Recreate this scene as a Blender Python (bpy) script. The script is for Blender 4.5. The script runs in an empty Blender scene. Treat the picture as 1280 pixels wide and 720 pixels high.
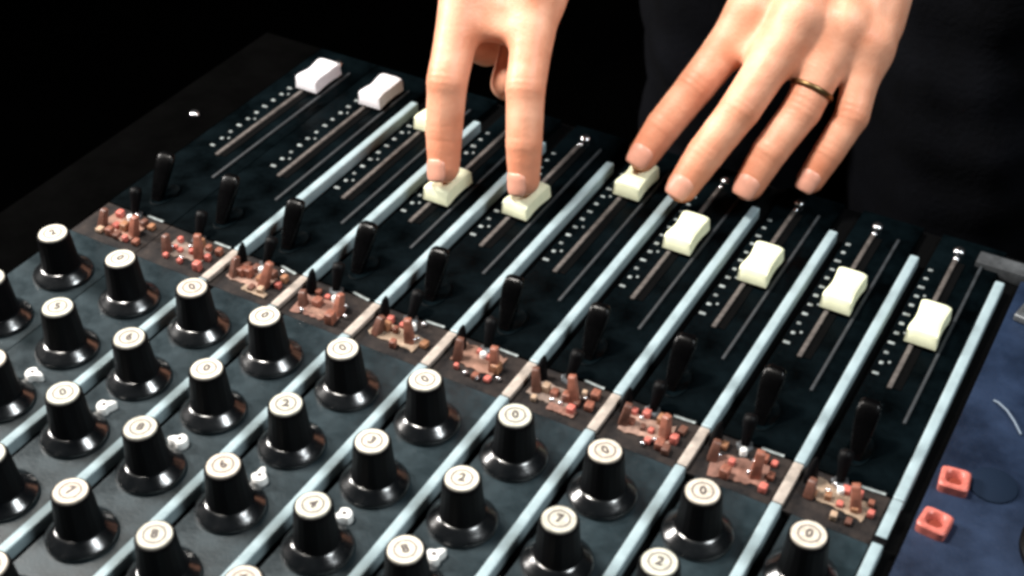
import bpy, bmesh, math, random
import numpy as np
from mathutils import Matrix, Vector
random.seed(7)
scene = bpy.context.scene
MM = 0.001

# ------------------------------------------------------------------ camera
cam_d = bpy.data.cameras.new('camera')
cam = bpy.data.objects.new('camera', cam_d)
scene.collection.objects.link(cam)
right = Vector((0.8697976, 0.49339597, 0.00354169))
fwd = Vector((-0.3836455, 0.68079967, -0.6239615)).normalized()
upv = right.cross(fwd).normalized()
right = fwd.cross(upv).normalized()
m = Matrix((right, upv, -fwd)).transposed().to_4x4()
m.translation = Vector((352.51, -319.35, 375.29)) * MM
cam.matrix_world = m
cam_d.sensor_width = 36.0
cam_d.lens = 36.0 * 1722.2 / 1280.0
cam_d.clip_start = 0.02
cam_d.clip_end = 60.0
cam_d.dof.use_dof = True
cam_d.dof.focus_distance = 0.60
cam_d.dof.aperture_fstop = 14.0
scene.camera = cam

# ------------------------------------------------------------------ world, lamps, exposure
world = bpy.data.worlds.new('World')
scene.world = world
world.use_nodes = True
world.node_tree.nodes['Background'].inputs[0].default_value = (0.55, 0.75, 1.0, 1)
world.node_tree.nodes['Background'].inputs[1].default_value = 0.0008


def area_lamp(name, loc, target, size, power, color, spread=180):
    ld = bpy.data.lights.new(name, 'AREA')
    ld.shape = 'DISK'
    ld.size = size
    ld.energy = power
    ld.color = color
    ld.spread = math.radians(spread)
    o = bpy.data.objects.new(name, ld)
    scene.collection.objects.link(o)
    loc = Vector(loc)
    o.location = loc
    o.rotation_euler = (Vector(target) - loc).to_track_quat('-Z', 'Y').to_euler()
    return o


TGT = (0.18, 0.08, 0.0)
area_lamp('studio_key_lamp', (-0.40, -0.06, 1.28), TGT, 0.24, 16, (1.0, 0.94, 0.87), 150)
area_lamp('studio_fill_lamp', (0.94, 0.05, 1.15), TGT, 0.36, 7, (0.92, 0.98, 1.0), 150)
area_lamp('studio_side_lamp', (-1.01, -0.10, 0.67), TGT, 0.28, 15, (1.0, 0.95, 0.90), 150)

scene.view_settings.view_transform = 'Standard'
scene.view_settings.look = 'None'
scene.view_settings.exposure = 0.35
scene.view_settings.gamma = 1.0
scene.view_settings.use_curve_mapping = False
scene.render.engine = 'CYCLES'
scene.cycles.filter_width = 3.2


# ------------------------------------------------------------------ materials
def mat(name, col, rough=0.5, metal=0.0, var=0.0, scale=60.0, bump=0.0, bscale=400.0,
        spec=0.5, coat=0.0, col2=None, rvar=0.0, sss=0.0):
    M = bpy.data.materials.new(name)
    M.use_nodes = True
    nt = M.node_tree
    b = nt.nodes['Principled BSDF']
    b.inputs['Base Color'].default_value = (*col, 1)
    b.inputs['Roughness'].default_value = rough
    b.inputs['Metallic'].default_value = metal
    b.inputs['Specular IOR Level'].default_value = spec
    b.inputs['Coat Weight'].default_value = coat
    tc = nt.nodes.new('ShaderNodeTexCoord')
    if var > 0 or col2:
        n = nt.nodes.new('ShaderNodeTexNoise')
        n.inputs['Scale'].default_value = scale
        n.inputs['Detail'].default_value = 5
        n.inputs['Roughness'].default_value = 0.65
        nt.links.new(tc.outputs['Object'], n.inputs['Vector'])
        r = nt.nodes.new('ShaderNodeValToRGB')
        c2 = col2 or tuple(c * (1 - var) for c in col)
        r.color_ramp.elements[0].position = 0.35
        r.color_ramp.elements[1].position = 0.65
        r.color_ramp.elements[0].color = (*c2, 1)
        r.color_ramp.elements[1].color = (*[min(1, c * (1 + var * 0.6)) for c in col], 1)
        nt.links.new(n.outputs['Fac'], r.inputs['Fac'])
        nt.links.new(r.outputs['Color'], b.inputs['Base Color'])
        if rvar > 0:
            mr = nt.nodes.new('ShaderNodeMapRange')
            mr.inputs['From Min'].default_value = 0.3
            mr.inputs['From Max'].default_value = 0.7
            mr.inputs['To Min'].default_value = max(0.02, rough - rvar)
            mr.inputs['To Max'].default_value = rough + rvar
            nt.links.new(n.outputs['Fac'], mr.inputs['Value'])
            nt.links.new(mr.outputs['Result'], b.inputs['Roughness'])
    if bump > 0:
        n2 = nt.nodes.new('ShaderNodeTexNoise')
        n2.inputs['Scale'].default_value = bscale
        n2.inputs['Detail'].default_value = 4
        nt.links.new(tc.outputs['Object'], n2.inputs['Vector'])
        bp = nt.nodes.new('ShaderNodeBump')
        bp.inputs['Strength'].default_value = bump
        bp.inputs['Distance'].default_value = 0.001
        nt.links.new(n2.outputs['Fac'], bp.inputs['Height'])
        nt.links.new(bp.outputs['Normal'], b.inputs['Normal'])
    if sss > 0:
        b.inputs['Subsurface Weight'].default_value = sss
        b.inputs['Subsurface Radius'].default_value = (1.0, 0.35, 0.2)
        b.inputs['Subsurface Scale'].default_value = 0.004
    return M


MT = {
    'slate': mat('slate_panel_paint', (0.0085, 0.0185, 0.0235), 0.45, 0, 0.5, 60, 0.12, 900, rvar=0.12),
    'dark': mat('dark_fader_panel_paint', (0.0011, 0.0026, 0.0034), 0.45, 0, 0.8, 38, 0.10, 900, rvar=0.14, spec=0.02),
    'blue': mat('blue_panel_paint', (0.0036, 0.0125, 0.035), 0.5, 0, 0.5, 30, 0.15, 800, rvar=0.12),
    'cabinet': mat('black_cabinet_paint', (0.0015, 0.0016, 0.0018), 0.8, 0, 0.3, 30, 0.2, 500, spec=0.04),
    'strip': mat('pale_mint_strip', (0.31, 0.40, 0.43), 0.38, 0.1, 0.16, 70, 0.12, 500, rvar=0.12),
    'joint': mat('beige_strip_joint', (0.36, 0.31, 0.27), 0.6, 0, 0.3, 160, 0.2, 700),
    'skirt': mat('gloss_black_skirt', (0.004, 0.005, 0.006), 0.20, 0, 0.2, 90, 0.05, 700, rvar=0.05, spec=0.9),
    'matte': mat('matte_black_panel', (0.0012, 0.0012, 0.0012), 1.0, 0, 0.3, 30, spec=0.0),
    'black': mat('glossy_black_plastic', (0.001, 0.001, 0.0012), 0.27, 0, 0.2, 90, 0.04, 900, rvar=0.06, spec=0.16),
    'satin': mat('satin_black_plastic', (0.0015, 0.0015, 0.002), 0.5, 0, 0.2, 90, 0.06, 900, spec=0.10),
    'cap': mat('ivory_cap', (0.50, 0.48, 0.41), 0.55, 0, 0.32, 300, 0.05, 900),
    'ink': mat('dark_print_ink', (0.07, 0.055, 0.05), 0.6),
    'ring': mat('cap_ring_print', (0.13, 0.11, 0.095), 0.6),
    'fader': mat('cream_fader_plastic', (0.82, 0.84, 0.60), 0.45, 0, 0.08, 200, 0.05, 900),
    'fader2': mat('white_fader_plastic', (0.82, 0.80, 0.84), 0.38, 0, 0.08, 200, 0.05, 900),
    'slot': mat('dull_slot_metal', (0.10, 0.088, 0.082), 0.5, 0.2, 0.4, 300),
    'dots': mat('white_scale_print', (0.24, 0.27, 0.27), 0.6, 0, 0.6, 400),
    'screw': mat('nickel_screw', (0.75, 0.75, 0.78), 0.25, 1.0),
    'tape': mat('beige_label_tape', (0.022, 0.017, 0.015), 0.7, 0, 0.6, 90, 0.3, 500, spec=0.12, col2=(0.006, 0.006, 0.007)),
    'rust': mat('rust_red_plastic', (0.27, 0.10, 0.065), 0.42, 0, 0.4, 300),
    'brown': mat('dark_brown_plastic', (0.13, 0.055, 0.038), 0.45, 0, 0.4, 300),
    'tan': mat('tan_plastic', (0.42, 0.29, 0.20), 0.45, 0, 0.3, 300),
    'salmon': mat('salmon_plastic', (0.52, 0.14, 0.11), 0.4, 0, 0.25, 300),
    'orange': mat('orange_brown_plastic', (0.34, 0.16, 0.085), 0.4, 0, 0.3, 300),
    'hole': mat('dark_red_socket', (0.20, 0.03, 0.015), 0.5),
    'white': mat('white_plastic', (0.80, 0.80, 0.78), 0.4, 0, 0.1, 300),
    'steel': mat('grey_rail_metal', (0.13, 0.14, 0.15), 0.4, 0.6, 0.4, 80, 0.1, 600, rvar=0.1),
    'cloth': mat('dark_navy_cloth', (0.0012, 0.0015, 0.0025), 0.9, 0, 0.4, 25, 0.6, 300, spec=0.05),
    'trouser': mat('charcoal_trouser_cloth', (0.0020, 0.0023, 0.0036), 0.9, 0, 0.5, 18, 0.6, 300, spec=0.08),
    'floor': mat('black_floor', (0.0012, 0.0012, 0.0012), 1.0, 0, 0.3, 4, spec=0.0),
    'edge': mat('dull_edge_metal', (0.022, 0.026, 0.03), 0.55, 0, 0.4, 100),
    'wire': mat('grey_wire', (0.13, 0.17, 0.22), 0.6),
    'gold': mat('gold_ring_metal', (0.20, 0.13, 0.06), 0.4, 1.0),
    'nail': mat('finger_nail', (0.66, 0.31, 0.22), 0.40, 0, 0.1, 200),
}


def skin_material():
    M = bpy.data.materials.new('skin')
    M.use_nodes = True
    nt = M.node_tree
    b = nt.nodes['Principled BSDF']
    tc = nt.nodes.new('ShaderNodeTexCoord')
    n = nt.nodes.new('ShaderNodeTexNoise')
    n.inputs['Scale'].default_value = 70
    n.inputs['Detail'].default_value = 6
    nt.links.new(tc.outputs['Object'], n.inputs['Vector'])
    r = nt.nodes.new('ShaderNodeValToRGB')
    r.color_ramp.elements[0].position = 0.32
    r.color_ramp.elements[1].position = 0.68
    r.color_ramp.elements[0].color = (0.66, 0.275, 0.16, 1)
    r.color_ramp.elements[1].color = (0.83, 0.43, 0.285, 1)
    nt.links.new(n.outputs['Fac'], r.inputs['Fac'])
    at = nt.nodes.new('ShaderNodeAttribute')
    at.attribute_name = 'flush'
    mx = nt.nodes.new('ShaderNodeMix')
    mx.data_type = 'RGBA'
    nt.links.new(at.outputs['Fac'], mx.inputs[0])
    nt.links.new(r.outputs['Color'], mx.inputs[6])
    mx.inputs[7].default_value = (0.60, 0.20, 0.105, 1)
    nt.links.new(mx.outputs[2], b.inputs['Base Color'])
    b.inputs['Roughness'].default_value = 0.48
    b.inputs['Specular IOR Level'].default_value = 0.4
    b.inputs['Subsurface Weight'].default_value = 0.12
    b.inputs['Subsurface Radius'].default_value = (1.0, 0.35, 0.2)
    b.inputs['Subsurface Scale'].default_value = 0.003
    v = nt.nodes.new('ShaderNodeTexVoronoi')
    v.inputs['Scale'].default_value = 700
    nt.links.new(tc.outputs['Object'], v.inputs['Vector'])
    n3 = nt.nodes.new('ShaderNodeTexNoise')
    n3.inputs['Scale'].default_value = 220
    n3.inputs['Detail'].default_value = 6
    nt.links.new(tc.outputs['Object'], n3.inputs['Vector'])
    ad = nt.nodes.new('ShaderNodeMath')
    ad.operation = 'ADD'
    nt.links.new(v.outputs['Distance'], ad.inputs[0])
    nt.links.new(n3.outputs['Fac'], ad.inputs[1])
    bp = nt.nodes.new('ShaderNodeBump')
    bp.inputs['Strength'].default_value = 0.16
    bp.inputs['Distance'].default_value = 0.0006
    nt.links.new(ad.outputs[0], bp.inputs['Height'])
    nt.links.new(bp.outputs['Normal'], b.inputs['Normal'])
    return M


MT['skin'] = skin_material()


# ------------------------------------------------------------------ mesh helpers (millimetres in, metres out)
def mesh_from_bm(name, bm, material, smooth=False, autosmooth=None):
    me = bpy.data.meshes.new(name)
    bm.normal_update()
    bm.to_mesh(me)
    bm.free()
    me.transform(Matrix.Scale(MM, 4))
    me.materials.append(material)
    if smooth:
        for p in me.polygons:
            p.use_smooth = True
        if autosmooth is not None:
            me.set_sharp_from_angle(angle=math.radians(autosmooth))
    return me


def link(name, me, parent=None, loc=(0, 0, 0), rot=(0, 0, 0), scale=(1, 1, 1)):
    o = bpy.data.objects.new(name, me)
    scene.collection.objects.link(o)
    o.parent = parent
    o.location = Vector(loc) * MM
    o.rotation_euler = rot
    o.scale = scale
    return o


def bm_box(bm, x0, x1, y0, y1, z0, z1, bev=0.0, seg=2):
    r = bmesh.ops.create_cube(bm, size=1.0)
    vs = r['verts']
    for v in vs:
        v.co = Vector((x0 + (v.co.x + .5) * (x1 - x0), y0 + (v.co.y + .5) * (y1 - y0), z0 + (v.co.z + .5) * (z1 - z0)))
    if bev > 0:
        es = list({e for v in vs for e in v.link_edges})
        bmesh.ops.bevel(bm, geom=es, offset=bev, segments=seg, profile=0.6, affect='EDGES')


def box_mesh(name, x0, x1, y0, y1, z0, z1, material, bev=0.4, seg=2):
    bm = bmesh.new()
    bm_box(bm, x0, x1, y0, y1, z0, z1, bev, seg)
    return mesh_from_bm(name, bm, material, True, 40)


def bm_lathe(bm, prof, seg=32, mod=None, cx=0, cy=0):
    rings = []
    for k, (r, z) in enumerate(prof):
        ring = []
        for s in range(seg):
            a = 2 * math.pi * s / seg
            rr = r * (mod(k, s) if mod else 1)
            ring.append(bm.verts.new((cx + rr * math.cos(a), cy + rr * math.sin(a), z)))
        rings.append(ring)
    for k in range(len(rings) - 1):
        for s in range(seg):
            t = (s + 1) % seg
            bm.faces.new((rings[k][s], rings[k][t], rings[k + 1][t], rings[k + 1][s]))
    bm.faces.new(rings[-1])
    bm.faces.new(list(reversed(rings[0])))


def lathe_mesh(name, prof, material, seg=32, mod=None, auto=35):
    bm = bmesh.new()
    bm_lathe(bm, prof, seg, mod)
    return mesh_from_bm(name, bm, material, True, auto)


def bm_tube(bm, pts, r, seg=8):
    pts = [Vector(p) for p in pts]
    rings = []
    for i, p in enumerate(pts):
        t = (pts[min(i + 1, len(pts) - 1)] - pts[max(i - 1, 0)]).normalized()
        a = t.orthogonal().normalized() if i == 0 else (prev - t * prev.dot(t)).normalized()
        prev = a
        b = t.cross(a)
        rr = r[i] if isinstance(r, (list, tuple)) else r
        rings.append([bm.verts.new(p + (a * math.cos(2 * math.pi * s / seg) + b * math.sin(2 * math.pi * s / seg)) * rr)
                      for s in range(seg)])
    for k in range(len(rings) - 1):
        for s in range(seg):
            t2 = (s + 1) % seg
            bm.faces.new((rings[k][s], rings[k][t2], rings[k + 1][t2], rings[k + 1][s]))
    bm.faces.new(list(reversed(rings[0])))
    bm.faces.new(rings[-1])


text_cache = {}


def text_mesh(ch, size, material):
    key = (ch, size, material.name)
    if key in text_cache:
        return text_cache[key]
    cu = bpy.data.curves.new('print', 'FONT')
    cu.body = ch
    cu.size = size * MM
    cu.align_x = 'CENTER'
    cu.align_y = 'CENTER'
    cu.offset = 0.035 * size * MM
    cu.extrude = 0.00005
    cu.resolution_u = 3
    tmp = bpy.data.objects.new('print', cu)
    scene.collection.objects.link(tmp)
    bpy.context.view_layer.update()
    me = bpy.data.meshes.new_from_object(tmp.evaluated_get(bpy.context.evaluated_depsgraph_get()))
    me.materials.clear()
    me.materials.append(material)
    bpy.data.objects.remove(tmp)
    bpy.data.curves.remove(cu)
    text_cache[key] = me
    return me


# ------------------------------------------------------------------ setting
bm = bmesh.new()
bmesh.ops.create_grid(bm, x_segments=4, y_segments=4, size=6000)
fl = link('floor', mesh_from_bm('floor', bm, MT['floor']), None, (150, 300, -850))
fl['kind'] = 'structure'

# ------------------------------------------------------------------ mixing console
W = 38.0
C0, C1 = -3, 7              # first and last channel
X0, X1 = C0 * W, 440.0
YF, YR = -240.0, 224.0      # front and rear edges
con = bpy.data.objects.new('mixing_console', None)
scene.collection.objects.link(con)
con.location = (0.15, 0, -0.85)
con['label'] = 'black mixing console with rows of round knobs, pale divider strips and white faders'
con['category'] = 'mixing console'
COFF = Vector((-150, 0, 850))


def part(name, me, loc=(0, 0, 0), rot=(0, 0, 0), parent=None, scale=(1, 1, 1)):
    if parent is None:
        return link(name, me, con, Vector(loc) + COFF, rot, scale)
    return link(name, me, parent, loc, rot, scale)


bm = bmesh.new()
bm_box(bm, X0 - 6, X1 + 6, YF - 4, YR + 4, -110, -4.0, 3, 2)
part('cabinet', mesh_from_bm('cabinet', bm, MT['cabinet'], True, 40))
for xx in (X0 + 20, X1 - 60):
    bm = bmesh.new()
    bm_box(bm, xx, xx + 40, YF + 60, YR - 60, -850, -110.3, 3, 2)
    part('leg', mesh_from_bm('leg', bm, MT['cabinet'], True, 40))

GX0, GX1 = 6.6, 37.4        # panel extent between two dividers
me_knob_panel = box_mesh('knob_panel', 8.4, GX1, YF, 26.5, -3.9, 0, MT['slate'], 0.5)
me_fader_panel = box_mesh('fader_panel', 8.4, GX1, 53.0, YR, -3.9, -0.2, MT['dark'], 0.5)
me_knob_panel_w = box_mesh('knob_panel', -0.3, GX1, YF, 26.5, -3.9, 0, MT['slate'], 0.5)
me_fader_panel_w = box_mesh('fader_panel', -0.3, GX1, 53.0, YR, -3.9, -0.2, MT['dark'], 0.5)
me_blank = box_mesh('blank_panel', -0.3, GX1, YF, YR, -3.9, -0.3, MT['matte'], 0.5)
me_tape = box_mesh('label_strip', -0.3, GX1, 27.0, 52.5, -3.9, -0.6, MT['tape'], 0.5)
me_strip_up = box_mesh('divider_strip', 0.2, 4.4, 50.5, 198, -3.8, 2.2, MT['strip'], 0.9, 3)
me_strip_lo = box_mesh('divider_strip', 0.2, 4.4, YF, 27.0, -3.8, 2.2, MT['strip'], 0.9, 3)
me_joint = box_mesh('divider_joint', 0.2, 4.4, 27.4, 50.1, -0.5, 2.05, MT['joint'], 0.8, 2)
me_clamp = box_mesh('divider_clamp', -0.4, 5.0, 26.2, 29.3, -0.4, 2.8, MT['satin'], 0.6, 2)

# slot with a metal lip, and the dark well beside it
bm = bmesh.new()
bm_box(bm, 17.6, 19.6, 109, 206, -0.3, 0.9, 0.4, 2)
me_slot = mesh_from_bm('slot_lip', bm, MT['slot'], True, 40)
bm = bmesh.new()
bm_box(bm, 19.9, 23.2, 110, 205, -0.3, 0.12, 0.0)
me_well = mesh_from_bm('slot_well', bm, MT['cabinet'])
bm = bmesh.new()
bm_box(bm, 29.3, 30.6, 92, 208, -0.3, 0.8, 0.3, 2)
me_edge = mesh_from_bm('module_edge', bm, MT['edge'], True, 40)


def scale_dots(k):
    rnd = random.Random(100 + k)
    bm = bmesh.new()
    for q in range(12):
        y = 115.5 + q * 7.1
        w = 2.0 if q % 3 else 2.8
        bm_box(bm, 11.0 - w / 2 + rnd.uniform(-.3, .3), 11.0 + w / 2, y - 0.8, y + 0.8 + rnd.uniform(-.2, .3), -0.25, 0.35, 0.25, 1)
        if q in (1, 4, 8):
            bm_box(bm, 13.4, 14.6, y + 1.2, y + 2.6, -0.25, 0.3, 0.2, 1)
    return mesh_from_bm('scale_dots', bm, MT['dots'], True, 40)


me_dots = [scale_dots(k) for k in range(3)]

# screw heads
bm = bmesh.new()
bm_lathe(bm, [(2.7, -0.4), (2.7, 0.5), (2.2, 1.2), (1.2, 1.6), (0.2, 1.7)], 16)
me_screw = mesh_from_bm('screw', bm, MT['screw'], True, 50)

# fader cap: a finger saddle, pinched at the waist
def fader_cap_mesh(material):
    bm = bmesh.new()
    NY, NX = 24, 10
    L, wmax, h = 22.5, 12.6, 9.2
    top = []
    for j in range(NY + 1):
        t = -1 + 2 * j / NY
        y = t * L / 2
        w = wmax * (0.90 + 0.10 * min(1, abs(t) ** 2.0 * 1.9))
        end = max(0, abs(t) - 0.86) / 0.14
        z = h - 0.6 * math.exp(-(t / 0.36) ** 2) - 0.9 * end ** 2
        row = []
        for i in range(NX + 1):
            s = -1 + 2 * i / NX
            row.append((s * w / 2, y, z - 0.9 * abs(s) ** 6))
        top.append(row)
    tv = [[bm.verts.new(c) for c in r] for r in top]
    bv = [[bm.verts.new((c[0] * 1.06, c[1] * 1.03, 1.6)) for c in r] for r in top]
    for j in range(NY):
        for i in range(NX):
            bm.faces.new((tv[j][i], tv[j][i + 1], tv[j + 1][i + 1], tv[j + 1][i]))
            bm.faces.new((bv[j][i], bv[j + 1][i], bv[j + 1][i + 1], bv[j][i + 1]))
        for i in (0, NX):
            a, b, c, d = tv[j][i], tv[j + 1][i], bv[j + 1][i], bv[j][i]
            bm.faces.new((a, b, c, d) if i == 0 else (a, d, c, b))
    for i in range(NX):
        bm.faces.new((tv[0][i], bv[0][i], bv[0][i + 1], tv[0][i + 1]))
        bm.faces.new((tv[NY][i], tv[NY][i + 1], bv[NY][i + 1], bv[NY][i]))
    es = [e for e in bm.edges if len(e.link_faces) == 2 and e.calc_face_angle(0) > 0.9]
    bmesh.ops.bevel(bm, geom=es, offset=0.7, segments=2, profile=0.6, affect='EDGES')
    return mesh_from_bm('fader_cap', bm, material, True, 50)


me_cap_a = fader_cap_mesh(MT['fader'])
me_cap_b = fader_cap_mesh(MT['fader2'])
bm = bmesh.new()
bm_box(bm, -2.2, 2.2, -4, 4, -2.0, 2.4, 0.3, 1)
me_stem = mesh_from_bm('stem', bm, MT['satin'], True, 40)
bm = bmesh.new()
bm_box(bm, -4.4, 4.4, -0.35, 0.35, 6.4, 7.05, 0)
me_line = mesh_from_bm('centre_line', bm, MT['ink'])

# lever switch: black paddle leaning away on an oval bezel
def lever_mesh():
    bm = bmesh.new()
    secs = [(0.0, 3.2, 2.8, 0.0), (3, 3.4, 2.8, 1.2), (8, 4.2, 2.9, 3.8), (14, 5.0, 2.9, 7.2), (19, 5.4, 2.7, 10.2), (22, 4.8, 2.2, 12.0), (23, 3.4, 1.3, 12.6)]
    rings = []
    for z, hx, hy, dy in secs:
        ring = []
        for s in range(20):
            a = 2 * math.pi * s / 20
            ca, sa = math.cos(a), math.sin(a)
            ring.append(bm.verts.new((hx * math.copysign(abs(ca) ** 0.5, ca), dy + hy * math.copysign(abs(sa) ** 0.5, sa), z)))
        rings.append(ring)
    for k in range(len(rings) - 1):
        for s in range(20):
            t = (s + 1) % 20
            bm.faces.new((rings[k][s], rings[k][t], rings[k + 1][t], rings[k + 1][s]))
    bm.faces.new(rings[-1])
    bm.faces.new(list(reversed(rings[0])))
    return mesh_from_bm('lever', bm, MT['black'], True, 50)


me_lever = lever_mesh()
bm = bmesh.new()
bm_lathe(bm, [(1.0, -0.4), (1.0, 0.5), (0.95, 0.9), (0.88, 0.9), (0.82, 0.5), (0.05, 0.4)], 36)
for v in bm.verts:
    v.co.x *= 9.5
    v.co.y *= 19.0
me_bezel = mesh_from_bm('lever_bezel', bm, MT['dark'], True, 35)
# small toggle
bm = bmesh.new()
bm_tube(bm, [(0, 0, -0.6), (0, 0.3, 2), (-0.2, 3, 7), (-0.4, 5.4, 12), (-0.5, 6.6, 14.3), (-.5, 7, 15)], [2.0, 2.0, 2.6, 3.4, 3.0, 1.2], 14)
me_toggle = mesh_from_bm('toggle', bm, MT['satin'], True, 60)
bm = bmesh.new()
bm_lathe(bm, [(4.2, -0.8), (4.2, 0.4), (3.4, 1.2), (2.1, 1.4)], 6)
me_nut = mesh_from_bm('toggle_nut', bm, MT['steel'], True, 30)

# push buttons in the label strip
def button_mesh(material, w, d, h):
    bm = bmesh.new()
    bm_box(bm, -w / 2, w / 2, -d / 2, d / 2, -0.8, h, 0.9, 2)
    return mesh_from_bm('push_button', bm, material, True, 40)


def tab_mesh(material, w, d, h):
    bm = bmesh.new()
    bm_box(bm, -w / 2, w / 2, -d / 2, d / 2, -0.8, h, 0.9, 2)
    for v in bm.verts:
        t = max(0, v.co.z) / h
        v.co.x *= 1 - 0.25 * t
        v.co.y = v.co.y * (1 - 0.3 * t) + 2.0 * t * t
    return mesh_from_bm('tab', bm, material, True, 40)


me_tab_r = tab_mesh(MT['rust'], 4.4, 4.0, 10.5)
me_tab_b = tab_mesh(MT['brown'], 4.0, 4.0, 8.0)
me_btn = {k: button_mesh(MT[k], *s) for k, s in {'rust': (5.2, 6.5, 4.5), 'brown': (4.6, 6.5, 3.6), 'tan': (4.6, 5.5, 3.6), 'orange': (5.2, 6.5, 4.2), 'salmon': (4.4, 5.0, 3.4)}.items()}
bm = bmesh.new()
bm_lathe(bm, [(1.9, -0.8), (1.9, 2.2), (1.5, 2.9), (0.6, 3.2)], 14)
me_pin = mesh_from_bm('white_pin', bm, MT['white'], True, 50)
bm = bmesh.new()
bm_box(bm, -4.5, 4.5, -0.6, 0.6, -0.7, -0.35, 0)
me_tick = mesh_from_bm('label_tick', bm, MT['dots'])
bm = bmesh.new()
bm_tube(bm, [(0, 0, -0.6), (0, .5, 4), (0.2, 1.5, 8.5), (.3, 2, 10.5)], [2.6, 2.4, 1.5, 0.6], 10)
me_wedge = mesh_from_bm('wedge_peg', bm, MT['satin'], True, 50)
patches = []
for k in range(5):
    rnd = random.Random(40 + k)
    bm = bmesh.new()
    n = 12
    x0, x1, y0, y1 = -rnd.uniform(8, 12), rnd.uniform(8, 12), -rnd.uniform(3, 5), rnd.uniform(3, 5)
    lo = [bm.verts.new((x0 + (x1 - x0) * i / n, y0 + rnd.uniform(-.5, .5), 0.05 + rnd.uniform(0, .35))) for i in range(n + 1)]
    hi = [bm.verts.new((x0 + (x1 - x0) * i / n + rnd.uniform(-.3, .3), y1 + rnd.uniform(-.5, .5), 0.05 + rnd.uniform(0, .35))) for i in range(n + 1)]
    for i in range(n):
        bm.faces.new((lo[i], lo[i + 1], hi[i + 1], hi[i]))
    r = bmesh.ops.extrude_face_region(bm, geom=bm.faces[:])
    for v in r['geom']:
        if isinstance(v, bmesh.types.BMVert):
            v.co.z -= 0.35
    bmesh.ops.recalc_face_normals(bm, faces=bm.faces[:])
    pc = [(0.28, 0.20, 0.14), (0.22, 0.115, 0.08), (0.18, 0.13, 0.105), (0.28, 0.17, 0.13), (0.19, 0.09, 0.065)][k]
    patches.append(mesh_from_bm('tape_patch', bm, mat('paper_tape', pc, 0.7, 0, 0.4, 220, 0.3, 500)))

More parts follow.
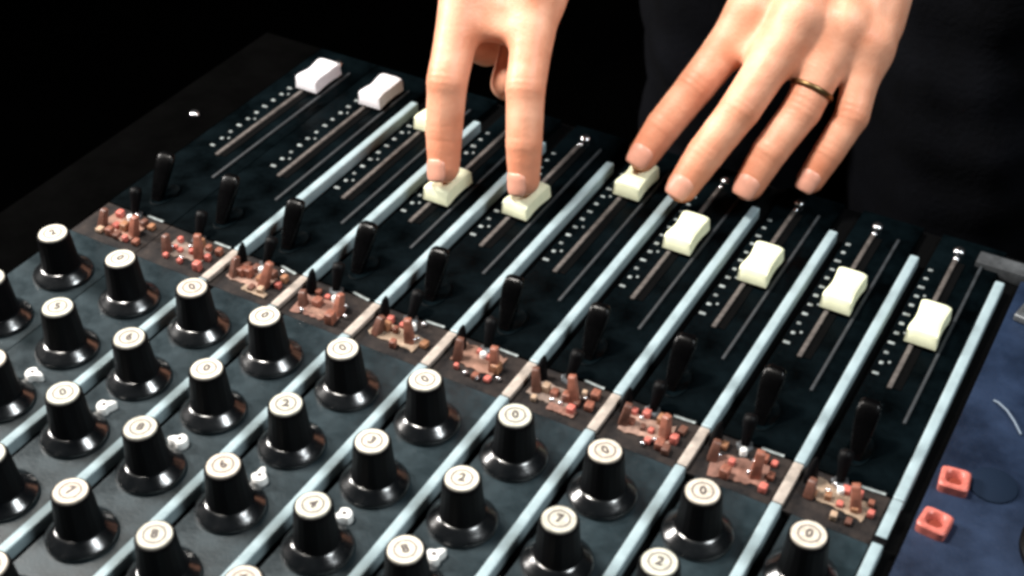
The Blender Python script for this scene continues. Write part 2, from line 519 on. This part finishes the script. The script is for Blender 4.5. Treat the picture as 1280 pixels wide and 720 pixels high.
FADER_Y = {-2: 191, -1: 194, 0: 188, 1: 137.5, 2: 146, 3: 186, 4: 159, 5: 154, 6: 154, 7: 150}
for i in range(C0, C1 + 1):
    ox = i * W
    rnd = random.Random(500 + i)
    has_strip = i >= 0
    gx = 6.8 if has_strip else -0.4
    if i < -2:
        part('blank_panel', me_blank, (ox, 0, 0))
        continue
    part('knob_panel', me_knob_panel if has_strip else me_knob_panel_w, (ox, 0, 0))
    part('fader_panel', me_fader_panel if has_strip else me_fader_panel_w, (ox, 0, 0))
    part('label_strip', me_tape, (ox, 0, 0))
    part('slot_lip', me_slot, (ox, 0, 0))
    part('slot_well', me_well, (ox, 0, 0))
    part('module_edge', me_edge, (ox, 0, 0))
    d = part('scale_dots', me_dots[i % 3], (ox, 0, 0))
    d['kind'] = 'stuff'
    part('screw', me_screw, (ox + 18.2, 214, -0.2), (0, 0, rnd.uniform(0, 3)))
    part('screw', me_screw, (ox + 18.6, 208, -0.2), (0, 0, 0), None, (.55, .55, .6))
    f = part('fader_cap', me_cap_b if i < 0 else me_cap_a, (ox + 21.8, FADER_Y[i], 0.4), (0, 0, rnd.uniform(-.03, .03)))
    part('stem', me_stem, (0, 0, 0), (0, 0, 0), f)
    bz = part('lever_bezel', me_bezel, (ox + 19.5, 70, -0.25), (0, 0, 0), None, (.55, .5, .8))
    lv = part('lever', me_lever, (ox + 18.8 + rnd.uniform(-.6, .6), 66 + rnd.uniform(-1, 1), 0.2), (rnd.uniform(-.06, .06), rnd.uniform(-.03, .06), rnd.uniform(-.1, .1)), None, (.85, .9, .82))
    tg = part('toggle', me_toggle, (ox + 18.4 + rnd.uniform(-.6, .6), 50.5, -0.4), (rnd.uniform(-.15, .1), rnd.uniform(-.15, .15), 0), None, (.85, .85, .8))
    part('toggle_nut', me_nut, (0, 0, 0), (0, 0, 0), tg)
    # label zone clutter
    part('tape_patch', patches[(i + 3) % 5], (ox + 19 + rnd.uniform(-2, 2), 40 + rnd.uniform(-2, 2), -0.2), (0, 0, rnd.uniform(-.2, .2)), None, (1.1, 1.5, 1))
    if rnd.random() < .5:
        part('tape_patch', patches[i % 5], (ox + 22 + rnd.uniform(-4, 4), 33 + rnd.uniform(-1, 2), 0.05), (0, 0, rnd.uniform(-.3, .3)), None, (.6, .5, 1))
    part('rocker_tab', me_tab_r, (ox + 27.2 + rnd.uniform(-1, 1), 38.5 + rnd.uniform(-1.5, 1.5), 0), (rnd.uniform(-.2, .1), rnd.uniform(-.2, .2), rnd.uniform(-.4, .4)), None, (1, 1, rnd.uniform(.8, 1.15)))
    part('rocker_tab', me_tab_b, (ox + 11 + rnd.uniform(-.6, 1), 37.5 + rnd.uniform(-2, 2), 0), (rnd.uniform(-.2, .1), rnd.uniform(-.2, .2), rnd.uniform(-.4, .4)), None, (1, 1, rnd.uniform(.7, 1.2)))
    for q in range(15):
        if rnd.random() > (.75 if i < 1 else .55):
            continue
        bx_, by_ = 13 + 4.9 * (q % 5) + rnd.uniform(-1, 1), 33 + 6.3 * (q // 5) + rnd.uniform(-1, 1)
        sc_ = rnd.uniform(.4, .75)
        part('push_button', me_btn[rnd.choice(('orange', 'salmon', 'rust', 'brown', 'salmon', 'tan', 'rust'))], (ox + bx_, by_, 0), (0, 0, rnd.uniform(-.15, .15)), None, (sc_, sc_, sc_ * rnd.uniform(.7, 1.5)))
    for q in range(3):
        part('glint_pin', me_screw, (ox + rnd.uniform(12, 34), rnd.uniform(31, 50), 0.4), (rnd.uniform(-.3, .3), rnd.uniform(-.3, .3), 0), None, (.42, .42, .8))
    part('white_pin', me_pin, (ox + 20.5 + rnd.uniform(-2, 3), 45.4 + rnd.uniform(-1, 1), 0), (0, 0, 0), None, (.8, .8, .8))
    part('label_tick', me_tick, (ox + 29 + rnd.uniform(-2, 2), 52.2 + rnd.uniform(-.6, .4), 0.6), (0, 0, rnd.uniform(-.2, .1)))
    if has_strip:
        part('wedge_peg', me_wedge, (ox + 8.6, 45.5, -0.2))

for i in range(0, C1 + 2):
    ox = i * W
    part('divider_strip', me_strip_up, (ox, 0, 0))
    part('divider_strip', me_strip_lo, (ox, 0, 0))
    if i < 8:
        part('divider_joint', me_joint, (ox, 0, 0))
    else:
        bm = bmesh.new()
        bm_box(bm, 0.2, 4.4, 29.9, 50.1, -0.1, 2.15, 0.8, 2)
        part('divider_strip', mesh_from_bm('divider_strip', bm, MT['strip'], True, 40), (ox, 0, 0))
        part('divider_clamp', me_clamp, (ox, 0, 0))

# ------------------------------------------------------------------ knobs
body_prof = [(9.6, 3.4), (9.4, 5.2), (9.1, 6.6), (8.9, 8.6), (7.9, 20.3), (7.8, 21.5), (7.4, 22.3), (7.0, 22.4), (6.75, 21.9)]
skirt_prof = [(14.4, 0.0), (14.6, 0.9), (14.4, 1.5), (13.9, 2.0), (12.7, 2.92), (11.5, 3.85), (10.3, 4.78), (9.3, 5.5)]


def knob_body():
    bm = bmesh.new()
    bm_lathe(bm, body_prof, 60, lambda k, s: 1.0 - (0.030 if (3 <= k <= 4 and s % 3 == 0) else 0.0))
    return mesh_from_bm('knob', bm, MT['satin'], True, 32)


me_knob = knob_body()
me_skirt = lathe_mesh('skirt', skirt_prof, MT['skirt'], 56, None, 60)
me_kcap = lathe_mesh('cap', [(6.7, 21.5), (6.7, 22.6), (6.45, 22.95), (0.3, 23.0)], MT['cap'], 36)
me_kcaps = [me_kcap]
for cc in ((0.56, 0.55, 0.47), (0.66, 0.62, 0.53), (0.58, 0.52, 0.44)):
    c2 = me_kcap.copy()
    c2.materials.clear()
    c2.materials.append(mat('worn_cap', cc, 0.5, 0, 0.30, 360, 0.08, 900))
    me_kcaps.append(c2)
bm = bmesh.new()
ra, rb, n = 3.75, 4.45, 40
vi = [bm.verts.new((ra * math.cos(2 * math.pi * s / n), ra * math.sin(2 * math.pi * s / n), 23.04)) for s in range(n)]
vo = [bm.verts.new((rb * math.cos(2 * math.pi * s / n), rb * math.sin(2 * math.pi * s / n), 23.04)) for s in range(n)]
for s in range(n):
    t = (s + 1) % n
    bm.faces.new((vi[s], vo[s], vo[t], vi[t]))
me_kring = mesh_from_bm('cap_ring', bm, MT['ring'])
bm = bmesh.new()
bm_box(bm, -0.5, 0.5, 9.6, 13.0, 0, 0.2, 0)
for v in bm.verts:
    rr = v.co.y
    v.co.z += 2.6 + (13.2 - rr) * (4.6 / 2.6) + 0.05
me_pointer = mesh_from_bm('pointer', bm, MT['dots'])

CH = {(4, 0): '0', (4, 1): '2', (4, 2): '8', (5, 0): '0', (5, 1): '7', (6, 0): '0', (6, 1): '2', (7, 0): '0',
      (3, 0): '0', (3, 1): '3', (3, 2): '4', (3, 3): '7', (2, 0): '0', (2, 1): '2', (2, 2): '6', (2, 3): '8',
      (1, 0): '0', (1, 1): '0', (1, 2): '8', (1, 3): '7', (0, 0): '0', (0, 1): '6', (0, 2): '0', (0, 3): '2'}
for i in range(-2, C1 + 1):
    for j in range(0, 6):
        rnd = random.Random(i * 17 + j * 131)
        x, y = i * W + 21.0 + rnd.uniform(-.5, .5), -36.5 * j + 0.5 + rnd.uniform(-.4, .4)
        k = part('knob', me_knob, (x, y, 0.25), (rnd.uniform(-.02, .02), rnd.uniform(-.02, .02), rnd.uniform(0, 6.28)), None, (.90, .90, .98))
        part('skirt', me_skirt, (0, 0, 0), (0, 0, 0), k)
        part('cap', rnd.choice(me_kcaps), (0, 0, 0), (0, 0, 0), k)
        part('cap_ring', me_kring, (0, 0, 0.02), (0, 0, 0), k)
        rz = k.rotation_euler.z
        ta = rnd.uniform(-0.5, 0.7) + 0.45 - rz
        part('numeral', text_mesh(CH.get((i, j), rnd.choice('02345678')), 5.6, MT['ink']), (0.0, 0.0, 23.15), (0, 0, ta), k)

# small white pointer knobs between the second and third rows
bm = bmesh.new()
bm_lathe(bm, [(3.9, -0.1), (3.9, 3.0), (3.4, 3.6), (0.3, 3.7)], 20)
for v in bm.verts:
    if v.co.y > 1.0:
        v.co.y *= 1.55
        v.co.x *= 0.55
me_wknob = mesh_from_bm('white_pointer_knob', bm, MT['white'], True, 40)
bm = bmesh.new()
bm_lathe(bm, [(1.1, 3.5), (1.1, 3.85), (0.9, 3.9)], 12)
me_wdot = mesh_from_bm('dot', bm, MT['ink'])
for i in range(-2, C1 + 1):
    rnd = random.Random(900 + i)
    k = part('white_pointer_knob', me_wknob, (i * W + 21.5, -56.2, 0.2), (0, 0, {1: 1.9, 2: 0.3, 3: 2.6, 4: -0.5}.get(i, rnd.uniform(0, 6))), None, (.8, .8, .9))
    part('dot', me_wdot, (0, 0, 0), (0, 0, 0), k)

# ------------------------------------------------------------------ blue master panel to the right
MX0 = 8 * W + 6.8
bm = bmesh.new()
bm_box(bm, MX0 + 3, X1, YF, 206, -3.9, 0.0, 0.6, 2)
part('master_panel', mesh_from_bm('master_panel', bm, MT['blue'], True, 40))
bm = bmesh.new()
bm_box(bm, 7 * W + 27, X1, 206.6, 216, -3.9, 2.4, 0.8, 2)
part('rear_rail', mesh_from_bm('rear_rail', bm, MT['steel'], True, 40))


def jack(x, y, rz):
    bm = bmesh.new()
    ro, ri, h = 5.4, 3.2, 4.2
    prof_o = []
    n = 32

    def sq(a, r, p):
        c, s = math.cos(a), math.sin(a)
        q = (abs(c) ** p + abs(s) ** p) ** (-1 / p)
        return r * q * c, r * q * s
    layers = [(ro, 8, -0.2), (ro, 8, h - .7), (ro - .6, 6, h), (ri + .5, 4, h), (ri, 2.2, h - .8), (ri - .3, 2, 1.0)]
    rings = [[bm.verts.new((*sq(2 * math.pi * s / n, r, p), z)) for s in range(n)] for r, p, z in layers]
    for k in range(len(rings) - 1):
        for s in range(n):
            t = (s + 1) % n
            bm.faces.new((rings[k][s], rings[k][t], rings[k + 1][t], rings[k + 1][s]))
    o = part('square_socket', mesh_from_bm('square_socket', bm, MT['salmon'], True, 40), (x, y, 0.1), (0, 0, rz))
    b2 = bmesh.new()
    bm_lathe(b2, [(ri - .35, 0.2), (ri - .35, 1.2), (0.2, 1.3)], 20)
    part('socket_hole', mesh_from_bm('socket_hole', b2, MT['hole']), (0, 0, 0), (0, 0, 0), o)


jack(321.5, 69.5, 0.12)
jack(321.0, 45.5, -0.1)
part('dark_disc', lathe_mesh('dark_disc', [(9.0, -0.2), (9.0, 0.5), (8.3, 1.0), (0.3, 1.1)], mat('dark_blue_disc', (0.005, 0.011, 0.024), 0.8, spec=0.1), 36), (334.5, 76.5, 0.1))  # thin dark blue disc laid on the panel beside the upper socket
k = part('monitor_knob', lathe_mesh('monitor_knob', [(21, 0.2), (21, 3), (19, 5), (17, 6), (16.2, 24), (13.4, 25.2), (0.3, 25.4)], MT['satin'], 48, None, 35), (370, 57, 0.1))
# grey bracket near the rear corner of the blue panel
bm = bmesh.new()
bm_box(bm, 0, 34, -7, 7, -0.1, 5, 1.4, 3)
bm_box(bm, 3, 31, -2.4, 2.4, 5.1, 8.5, 1.0, 2)
part('grey_bracket', mesh_from_bm('grey_bracket', bm, MT['steel'], True, 40), (318, 182, 0.1), (0, 0, -0.18), None, (.8, .8, .7))
bm = bmesh.new()
bm_tube(bm, [(323, 122, 0.9), (325, 121, 1.4), (329, 118, 1.6), (333, 113.5, 1.4), (337, 108, 0.9)], [0.4, .45, .45, .45, .4], 8)
part('wire_loop', mesh_from_bm('wire_loop', bm, MT['wire'], True, 60))
for (x, y) in ((-92, 134), (430, 150), (430, -40)):
    part('screw', me_screw, (x, y, 0.0))


# ------------------------------------------------------------------ person: signed distance bodies
def caps(a, b, r0, r1, flat=None):
    return (np.array(a, float), np.array(b, float), r0, r1)


def smin(a, b, k):
    h = np.clip(0.5 + 0.5 * (b - a) / k, 0, 1)
    return b * (1 - h) + a * h - k * h * (1 - h)


class Field:
    def __init__(s, lo, hi, h):
        s.lo = np.array(lo, float)
        s.h = h
        s.n = np.ceil((np.array(hi, float) - s.lo) / h).astype(int) + 1
        s.F = np.full(s.n, 60.0, np.float32)

    def cap(s, F, a, b, r0, r1, k, sx=None):
        a = np.array(a, float)
        b = np.array(b, float)
        m = max(r0, r1) + k + 4 * s.h
        i0 = np.maximum(((np.minimum(a, b) - m - s.lo) / s.h).astype(int), 0)
        i1 = np.minimum(((np.maximum(a, b) + m - s.lo) / s.h).astype(int) + 2, s.n)
        if np.any(i1 <= i0):
            return
        ax = [((np.arange(i0[d], i1[d]) * s.h) + s.lo[d]).astype(np.float32) for d in range(3)]
        X, Y, Z = np.meshgrid(*ax, indexing='ij')
        ab = b - a
        L = ab @ ab + 1e-9
        t = np.clip(((X - a[0]) * ab[0] + (Y - a[1]) * ab[1] + (Z - a[2]) * ab[2]) / L, 0, 1)
        d = np.sqrt((X - a[0] - t * ab[0]) ** 2 + (Y - a[1] - t * ab[1]) ** 2 + (Z - a[2] - t * ab[2]) ** 2) - (r0 + (r1 - r0) * t)
        sl = tuple(slice(i0[q], i1[q]) for q in range(3))
        F[sl] = smin(F[sl], d, k)

    def new(s):
        return np.full(s.n, 60.0, np.float32)

    def mesh(s, F):
        n = s.n
        S = F < 0
        A = S[:-1, :-1, :-1].astype(np.int8)
        cnt = np.zeros(np.array(n) - 1, np.int8)
        offs = [(a, b, c) for a in (0, 1) for b in (0, 1) for c in (0, 1)]

        def sub(G, o):
            return G[o[0]:n[0] - 1 + o[0], o[1]:n[1] - 1 + o[1], o[2]:n[2] - 1 + o[2]]
        for o in offs:
            cnt += sub(S, o)
        act = (cnt > 0) & (cnt < 8)
        idx = np.argwhere(act)
        vid = np.full(act.shape, -1, np.int64)
        vid[act] = np.arange(len(idx))
        pos = np.zeros((len(idx), 3))
        wt = np.zeros(len(idx))
        val = {o: F[idx[:, 0] + o[0], idx[:, 1] + o[1], idx[:, 2] + o[2]].astype(float) for o in offs}
        for o in offs:
            for d in range(3):
                if o[d] == 0:
                    p = list(o)
                    p[d] = 1
                    p = tuple(p)
                    va, vb = val[o], val[p]
                    c = (va < 0) != (vb < 0)
                    t = np.where(c, va / np.where(c, va - vb, 1), 0)
                    pt = np.tile(np.array(o, float), (len(idx), 1))
                    pt[:, d] = t
                    pos += pt * c[:, None]
                    wt += c
        pos = (pos / wt[:, None] + idx) * s.h + s.lo
        faces = []
        for d in range(3):
            u, v = [(1, 2), (2, 0), (0, 1)][d]
            o1 = [0, 0, 0]
            o1[d] = 1
            a = S[:n[0] - o1[0], :n[1] - o1[1], :n[2] - o1[2]]
            b = S[o1[0]:, o1[1]:, o1[2]:]
            e = np.argwhere(a != b)
            lim = np.array(act.shape)
            ok = (e[:, u] > 0) & (e[:, v] > 0) & (e[:, u] < lim[u]) & (e[:, v] < lim[v])
            e = e[ok]
            ins = a[e[:, 0], e[:, 1], e[:, 2]]

            def g(du, dv):
                q = e.copy()
                q[:, u] -= du
                q[:, v] -= dv
                return vid[q[:, 0], q[:, 1], q[:, 2]]
            q = np.stack([g(1, 1), g(0, 1), g(0, 0), g(1, 0)], 1)
            q[~ins] = q[~ins][:, ::-1]
            faces.append(q)
        return pos, np.concatenate(faces)


def lerp(a, b, t):
    return np.array(a, float) * (1 - t) + np.array(b, float) * t


FR = {'idx': (6.8, 7.9, 8.4, 9.0, 11.2), 'mid': (6.9, 8.1, 8.7, 9.3, 11.5), 'ring': (6.6, 7.7, 8.3, 8.8, 11.0), 'pin': (5.9, 6.7, 7.3, 7.8, 10.2), 'thumb': (8.2, 9.0, 10.0, 10.4, 12.5)}


def build_hand(fingers, wrist, elbow, lo, hi, h=1.1, thumb=None, fat=1.0, web=(.5, .45, .4)):
    """fingers: dict name -> [tip, dip, pip, mcp]; returns verts (mm), quads, flush per vertex"""
    G = Field(lo, hi, h)
    wrist = np.array(wrist, float)
    elbow = np.array(elbow, float)
    mc = [np.array(fingers[k][3], float) for k in fingers]
    names = list(fingers)
    across = mc[-1] - mc[0]
    along = np.mean(mc, 0) - wrist
    dorsal = np.cross(across, along)
    dorsal /= np.linalg.norm(dorsal)
    if dorsal[2] < 0:
        dorsal = -dorsal
    lat = across / np.linalg.norm(across)
    fin = G.new()
    one = []
    for k in names:
        f1 = G.new()
        tip, dip, pip, mcp = [np.array(p, float) for p in fingers[k]]
        r = [q * fat for q in FR[k]]
        chain = [(tip, r[0]), (lerp(tip, dip, .6), r[0] * .45 + r[1] * .55), (dip, r[1]), (lerp(dip, pip, .5), (r[1] + r[2]) / 2 - .15), (pip, r[2]), (lerp(pip, mcp, .45), r[3]), (mcp, r[4] * .97)]
        for (pa, ra_), (pb, rb_) in zip(chain[:-1], chain[1:]):
            G.cap(f1, pa, pb, ra_, rb_, 0.5)
        G.cap(f1, pip + dorsal * 1.3, lerp(pip, mcp, .10) + dorsal * 1.3, r[2] * .9, r[2] * .88, 2.0)
        fin = smin(fin, f1, 1.6)
    for q in range(len(names) - 1):
        A_, B_ = fingers[names[q]], fingers[names[q + 1]]
        if not web[q]:
            continue
        for t in (0.15, web[q] * .6, web[q]):
            G.cap(fin, lerp(A_[3], A_[2], t) - dorsal * 1.5, lerp(B_[3], B_[2], t) - dorsal * 1.5, 5.6, 5.6, 6.0)
    palm = G.new()
    wl = lat * 14
    for q, k in enumerate(names):
        t = q / max(1, len(names) - 1) * 2 - 1
        m_ = mc[q]
        w_ = wrist + lat * 17 * t
        G.cap(palm, m_ - dorsal * 2.0, w_ - dorsal * 1, 10.4 * fat, 13.5 * fat, 9.0)
        G.cap(palm, m_ - along / np.linalg.norm(along) * 16 - dorsal * 8, w_ - dorsal * 6, 11.0, 13.0, 9.0)
    fore = elbow - wrist
    fu = fore / np.linalg.norm(fore)
    G.cap(palm, wrist + wl * .8, wrist + wl * .9 + fu * 130, 19, 25, 10)
    G.cap(palm, wrist - wl * .8, wrist - wl * .9 + fu * 130, 19, 25, 10)
    if thumb:
        f1 = G.new()
        tip, ip, mp, cm = [np.array(p, float) for p in thumb]
        r = FR['thumb']
        G.cap(f1, tip, ip, r[0], r[1], 2)
        G.cap(f1, ip, mp, r[1] * 1.05, r[2], 3)
        G.cap(palm, mp, cm, r[3], r[4] + 2, 8)
        G.cap(palm, lerp(mp, cm, .4), np.mean(mc[:2], 0) * .35 + wrist * .65 - dorsal * 8, 11, 14, 10)
        fin = smin(fin, f1, 1.6)
    F = smin(fin, palm, 7.0)
    # knuckles, tendons and veins lift the back of the hand
    for q, k in enumerate(names):
        m_ = mc[q]
        b = m_ + dorsal * 3.6 - along / np.linalg.norm(along) * 1.0
        G.cap(F, b, b - along * 0.03, 8.6 * fat * FR[k][4] / 11, 8.0 * fat * FR[k][4] / 11, 5.0)
        w_ = wrist + lat * 9 * (q - 1.5) / 1.5 + dorsal * 11.2
        G.cap(F, m_ + dorsal * 9.2, lerp(m_ + dorsal * 9.8, w_, .85), 2.0, 1.7, 4.0)
    V, Q = G.mesh(F)
    # creases over the finger joints
    flush = np.zeros(len(V))
    for k in names:
        tip, dip, pip, mcp = [np.array(p, float) for p in fingers[k]]
        for (c, ax, rad, amp, cnt) in ((pip, dip - mcp, FR[k][2] * fat, 0.45, 3), (dip, tip - pip, FR[k][1] * fat, 0.34, 2)):
            ax = ax / np.linalg.norm(ax)
            d = V - c
            s = d @ ax
            rd = d - np.outer(s, ax)
            rl = np.linalg.norm(rd, axis=1)
            side = (rd @ dorsal) / (rl + 1e-6)
            w = np.exp(-(s / 5.0) ** 2) * np.clip(side * 1.6, 0, 1) * (rl < rad * 1.45)
            V -= (rd / (rl[:, None] + 1e-6)) * (w * amp * (0.5 + 0.5 * np.cos(s * 2 * np.pi / 3.1)))[:, None]
            flush = np.maximum(flush, 0.32 * np.exp(-(s / 8.0) ** 2) * (rl < rad * 1.5))
        dt = np.linalg.norm(V - tip, axis=1)
        flush = np.maximum(flush, 0.7 * np.clip(1.35 - dt / 22.0, 0, 1))
        dm = np.linalg.norm(V - (mcp + dorsal * 8), axis=1)
        flush = np.maximum(flush, 0.14 * np.clip(1.2 - dm / 13.0, 0, 1))
    return V, Q, flush, dorsal, lat


def nail_mesh(tip, dip, dorsal, r):
    tip, dip, dorsal = Vector(tip), Vector(dip), Vector(dorsal)
    ax = (tip - dip).normalized()
    up = (dorsal - ax * dorsal.dot(ax)).normalized()
    sd = ax.cross(up)
    bm = bmesh.new()
    N, Mn = 10, 10
    g = []
    for a in range(N + 1):
        t = a / N
        row = []
        s = -4.4 + 10.6 * t
        for b in range(Mn + 1):
            u = -1 + 2 * b / Mn
            edge = 1 - 0.22 * max(0, (t - .75) / .25) ** 2 - 0.25 * max(0, (.2 - t) / .2) ** 2
            ang = u * 0.80 * edge
            drop = max(0, s - 2.0)
            rr = r + 0.42 + 0.055 * max(0, -s) - 0.055 * drop ** 2 * 0.6 - 0.35 * (abs(u) ** 4) - 2.6 * max(0, .25 - t)
            row.append(bm.verts.new(tip + ax * (s + 0.0) + up * (rr * math.cos(ang)) + sd * (rr * math.sin(ang))))
        g.append(row)
    for a in range(N):
        for b in range(Mn):
            bm.faces.new((g[a][b], g[a][b + 1], g[a + 1][b + 1], g[a + 1][b]))
    ex = bmesh.ops.extrude_face_region(bm, geom=bm.faces[:])
    for v in ex['geom']:
        if isinstance(v, bmesh.types.BMVert):
            v.co -= up * 0.9
    bmesh.ops.recalc_face_normals(bm, faces=bm.faces[:])
    return bm


POFF = Vector((140, 560, -850))      # the person's feet


def person_part(name, bm, material, parent, smooth=True, auto=None):
    for v in bm.verts:
        v.co -= POFF
    return link(name, mesh_from_bm(name, bm, material, smooth, auto), parent)


LEFT = {
    'idx': [(135.8, 191.9, 15.6), (140.6, 202.0, 28), (148.9, 218.1, 44), (162.2, 247.0, 72)],
    'mid': [(162.7, 177.3, 15.6), (167.9, 188.7, 29), (176.0, 205.6, 46), (186.3, 243.9, 78)],
    'ring': [(188.6, 194.3, 15), (192.9, 204.7, 29), (199.8, 222.3, 44), (205, 251.7, 74)],
    'pin': [(211.7, 212.9, 15), (215.8, 221.4, 27), (220.4, 233.7, 41), (217, 254.9, 66)],
}
L_WRIST, L_ELBOW = (190, 318, 122), (250, 500, 300)
L_THUMB = [(166, 262, 26), (162, 280, 46), (166, 298, 72), (180, 312, 104)]
RIGHT = {
    'idx': [(97.9, 143.3, 17.4), (94.6, 148.8, 33), (88.8, 160.4, 54), (77.1, 192.1, 84)],
    'mid': [(60.2, 134.0, 17.4), (56.6, 140.6, 32), (53.6, 149.4, 53), (44, 184.0, 86)],
    'ring': [(54, 216, 56), (46, 198, 45), (38, 184, 56), (32, 201, 88)],
    'pin': [(46, 232, 66), (40, 220, 58), (32, 210, 66), (27, 222, 88)],
}
R_WRIST, R_ELBOW = (38, 256, 134), (-60, 470, 300)
R_THUMB = [(70.5, 176, 44), (69, 193, 62), (64, 220, 88), (50, 246, 114)]

VL, QL, FLU_L, DL, LL = build_hand(LEFT, L_WRIST, L_ELBOW, (100, 160, 0), (275, 440, 235), 1.1, L_THUMB, 1.09, (.46, .46, .36))
VR, QR, FLU_R, DR, LR = build_hand(RIGHT, R_WRIST, R_ELBOW, (-75, 115, 0), (125, 385, 250), 1.1, R_THUMB, 1.08, (.42, 0, .3))
V = np.concatenate([VL, VR]) - np.array(POFF)
Q = np.concatenate([QL, QR + len(VL)])
me = bpy.data.meshes.new('person')
me.from_pydata((V * MM).tolist(), [], Q.tolist())
me.materials.append(MT['skin'])
for p in me.polygons:
    p.use_smooth = True
at = me.attributes.new('flush', 'FLOAT', 'POINT')
at.data.foreach_set('value', np.concatenate([FLU_L, FLU_R]).astype(np.float32))
person = link('person', me, None, POFF)
person['label'] = 'person in dark clothes, bare hands pressing the white faders, ring on one finger'
person['category'] = 'person'
sm = person.modifiers.new('smooth', 'SMOOTH')
sm.factor = 0.5
sm.iterations = 5

for H, D, ks in ((LEFT, DL, ('idx', 'mid', 'ring', 'pin')), (RIGHT, DR, ('idx', 'mid'))):
    for k in ks:
        person_part('nail', nail_mesh(H[k][0], H[k][1], D, FR[k][0] * 1.085 + 0.25), MT['nail'], person)

# ring on the third finger
pip, mcp = Vector(LEFT['ring'][2]), Vector(LEFT['ring'][3])
ax = (mcp - pip).normalized()
c = pip.lerp(mcp, 0.24)
a = ax.orthogonal().normalized()
b = ax.cross(a)
bm = bmesh.new()
NS = 48
rings = []
for s in range(NS):
    th = 2 * math.pi * s / NS
    dr = a * math.cos(th) + b * math.sin(th)
    rings.append([bm.verts.new(c + dr * (9.95 + 0.7 * math.cos(q)) + ax * (1.3 * math.sin(q))) for q in [2 * math.pi * z / 10 for z in range(10)]])
for s in range(NS):
    t = (s + 1) % NS
    for q in range(10):
        q2 = (q + 1) % 10
        bm.faces.new((rings[s][q], rings[t][q], rings[t][q2], rings[s][q2]))
bmesh.ops.recalc_face_normals(bm, faces=bm.faces[:])
ro = person_part('finger_ring', bm, MT['gold'], person)
ro['label'] = 'thin gold ring on the third finger'

# clothes
def cloth_part(name, prims, lo, hi, h, k, material, wob=4.0, iters=3):
    G = Field(lo, hi, h)
    F = G.new()
    for a_, b_, r0, r1 in prims:
        G.cap(F, a_, b_, r0, r1, k)
    Vc, Qc = G.mesh(F)
    ph = (np.sin(Vc[:, 2] * .045 + Vc[:, 0] * .03) + .6 * np.sin(Vc[:, 0] * .11 + Vc[:, 2] * .02 + 1.3) + .5 * np.sin(Vc[:, 2] * .12 - Vc[:, 1] * .08))
    cen = Vc.mean(0)
    dirs = Vc - np.array([cen[0], cen[1], 0]) * np.array([1, 1, 0]) - np.array([0, 0, 1]) * Vc[:, 2:3]
    dirs /= np.linalg.norm(dirs, axis=1)[:, None] + 1e-6
    Vc = Vc + dirs * (ph * wob)[:, None] - np.array(POFF)
    mc_ = bpy.data.meshes.new(name)
    mc_.from_pydata((Vc * MM).tolist(), [], Qc.tolist())
    mc_.materials.append(material)
    for p_ in mc_.polygons:
        p_.use_smooth = True
    o = link(name, mc_, person)
    s_ = o.modifiers.new('smooth', 'SMOOTH')
    s_.factor = .5
    s_.iterations = iters
    return o


def along_pt(a, b, d):
    a, b = Vector(a), Vector(b)
    return a + (b - a).normalized() * d


L_SH, R_SH = (300, 560, 590), (-40, 560, 590)
cloth_part('sweater', [
    (along_pt(L_WRIST, L_ELBOW, 72), L_ELBOW, 40, 48), (L_ELBOW, L_SH, 48, 62),
    (along_pt(R_WRIST, R_ELBOW, 72), R_ELBOW, 40, 48), (R_ELBOW, R_SH, 48, 62),
    (L_SH, R_SH, 70, 70), ((205, 570, 420), (205, 575, 60), 105, 100), ((55, 570, 420), (55, 575, 60), 105, 100),
    ((180, 570, 560), (180, 570, 420), 80, 105), ((80, 570, 560), (80, 570, 420), 80, 105)],
    (-190, 340, -60), (420, 720, 700), 9.0, 30, MT['cloth'])
cloth_part('trousers', [
    ((210, 580, 80), (235, 585, -380), 98, 72), ((235, 585, -380), (240, 600, -842), 72, 58),
    ((60, 580, 80), (55, 585, -380), 98, 72), ((55, 585, -380), (50, 600, -842), 72, 58),
    ((190, 580, 70), (80, 580, 70), 100, 100)],
    (-90, 440, -850), (380, 730, 190), 9.0, 14, MT['trouser'])
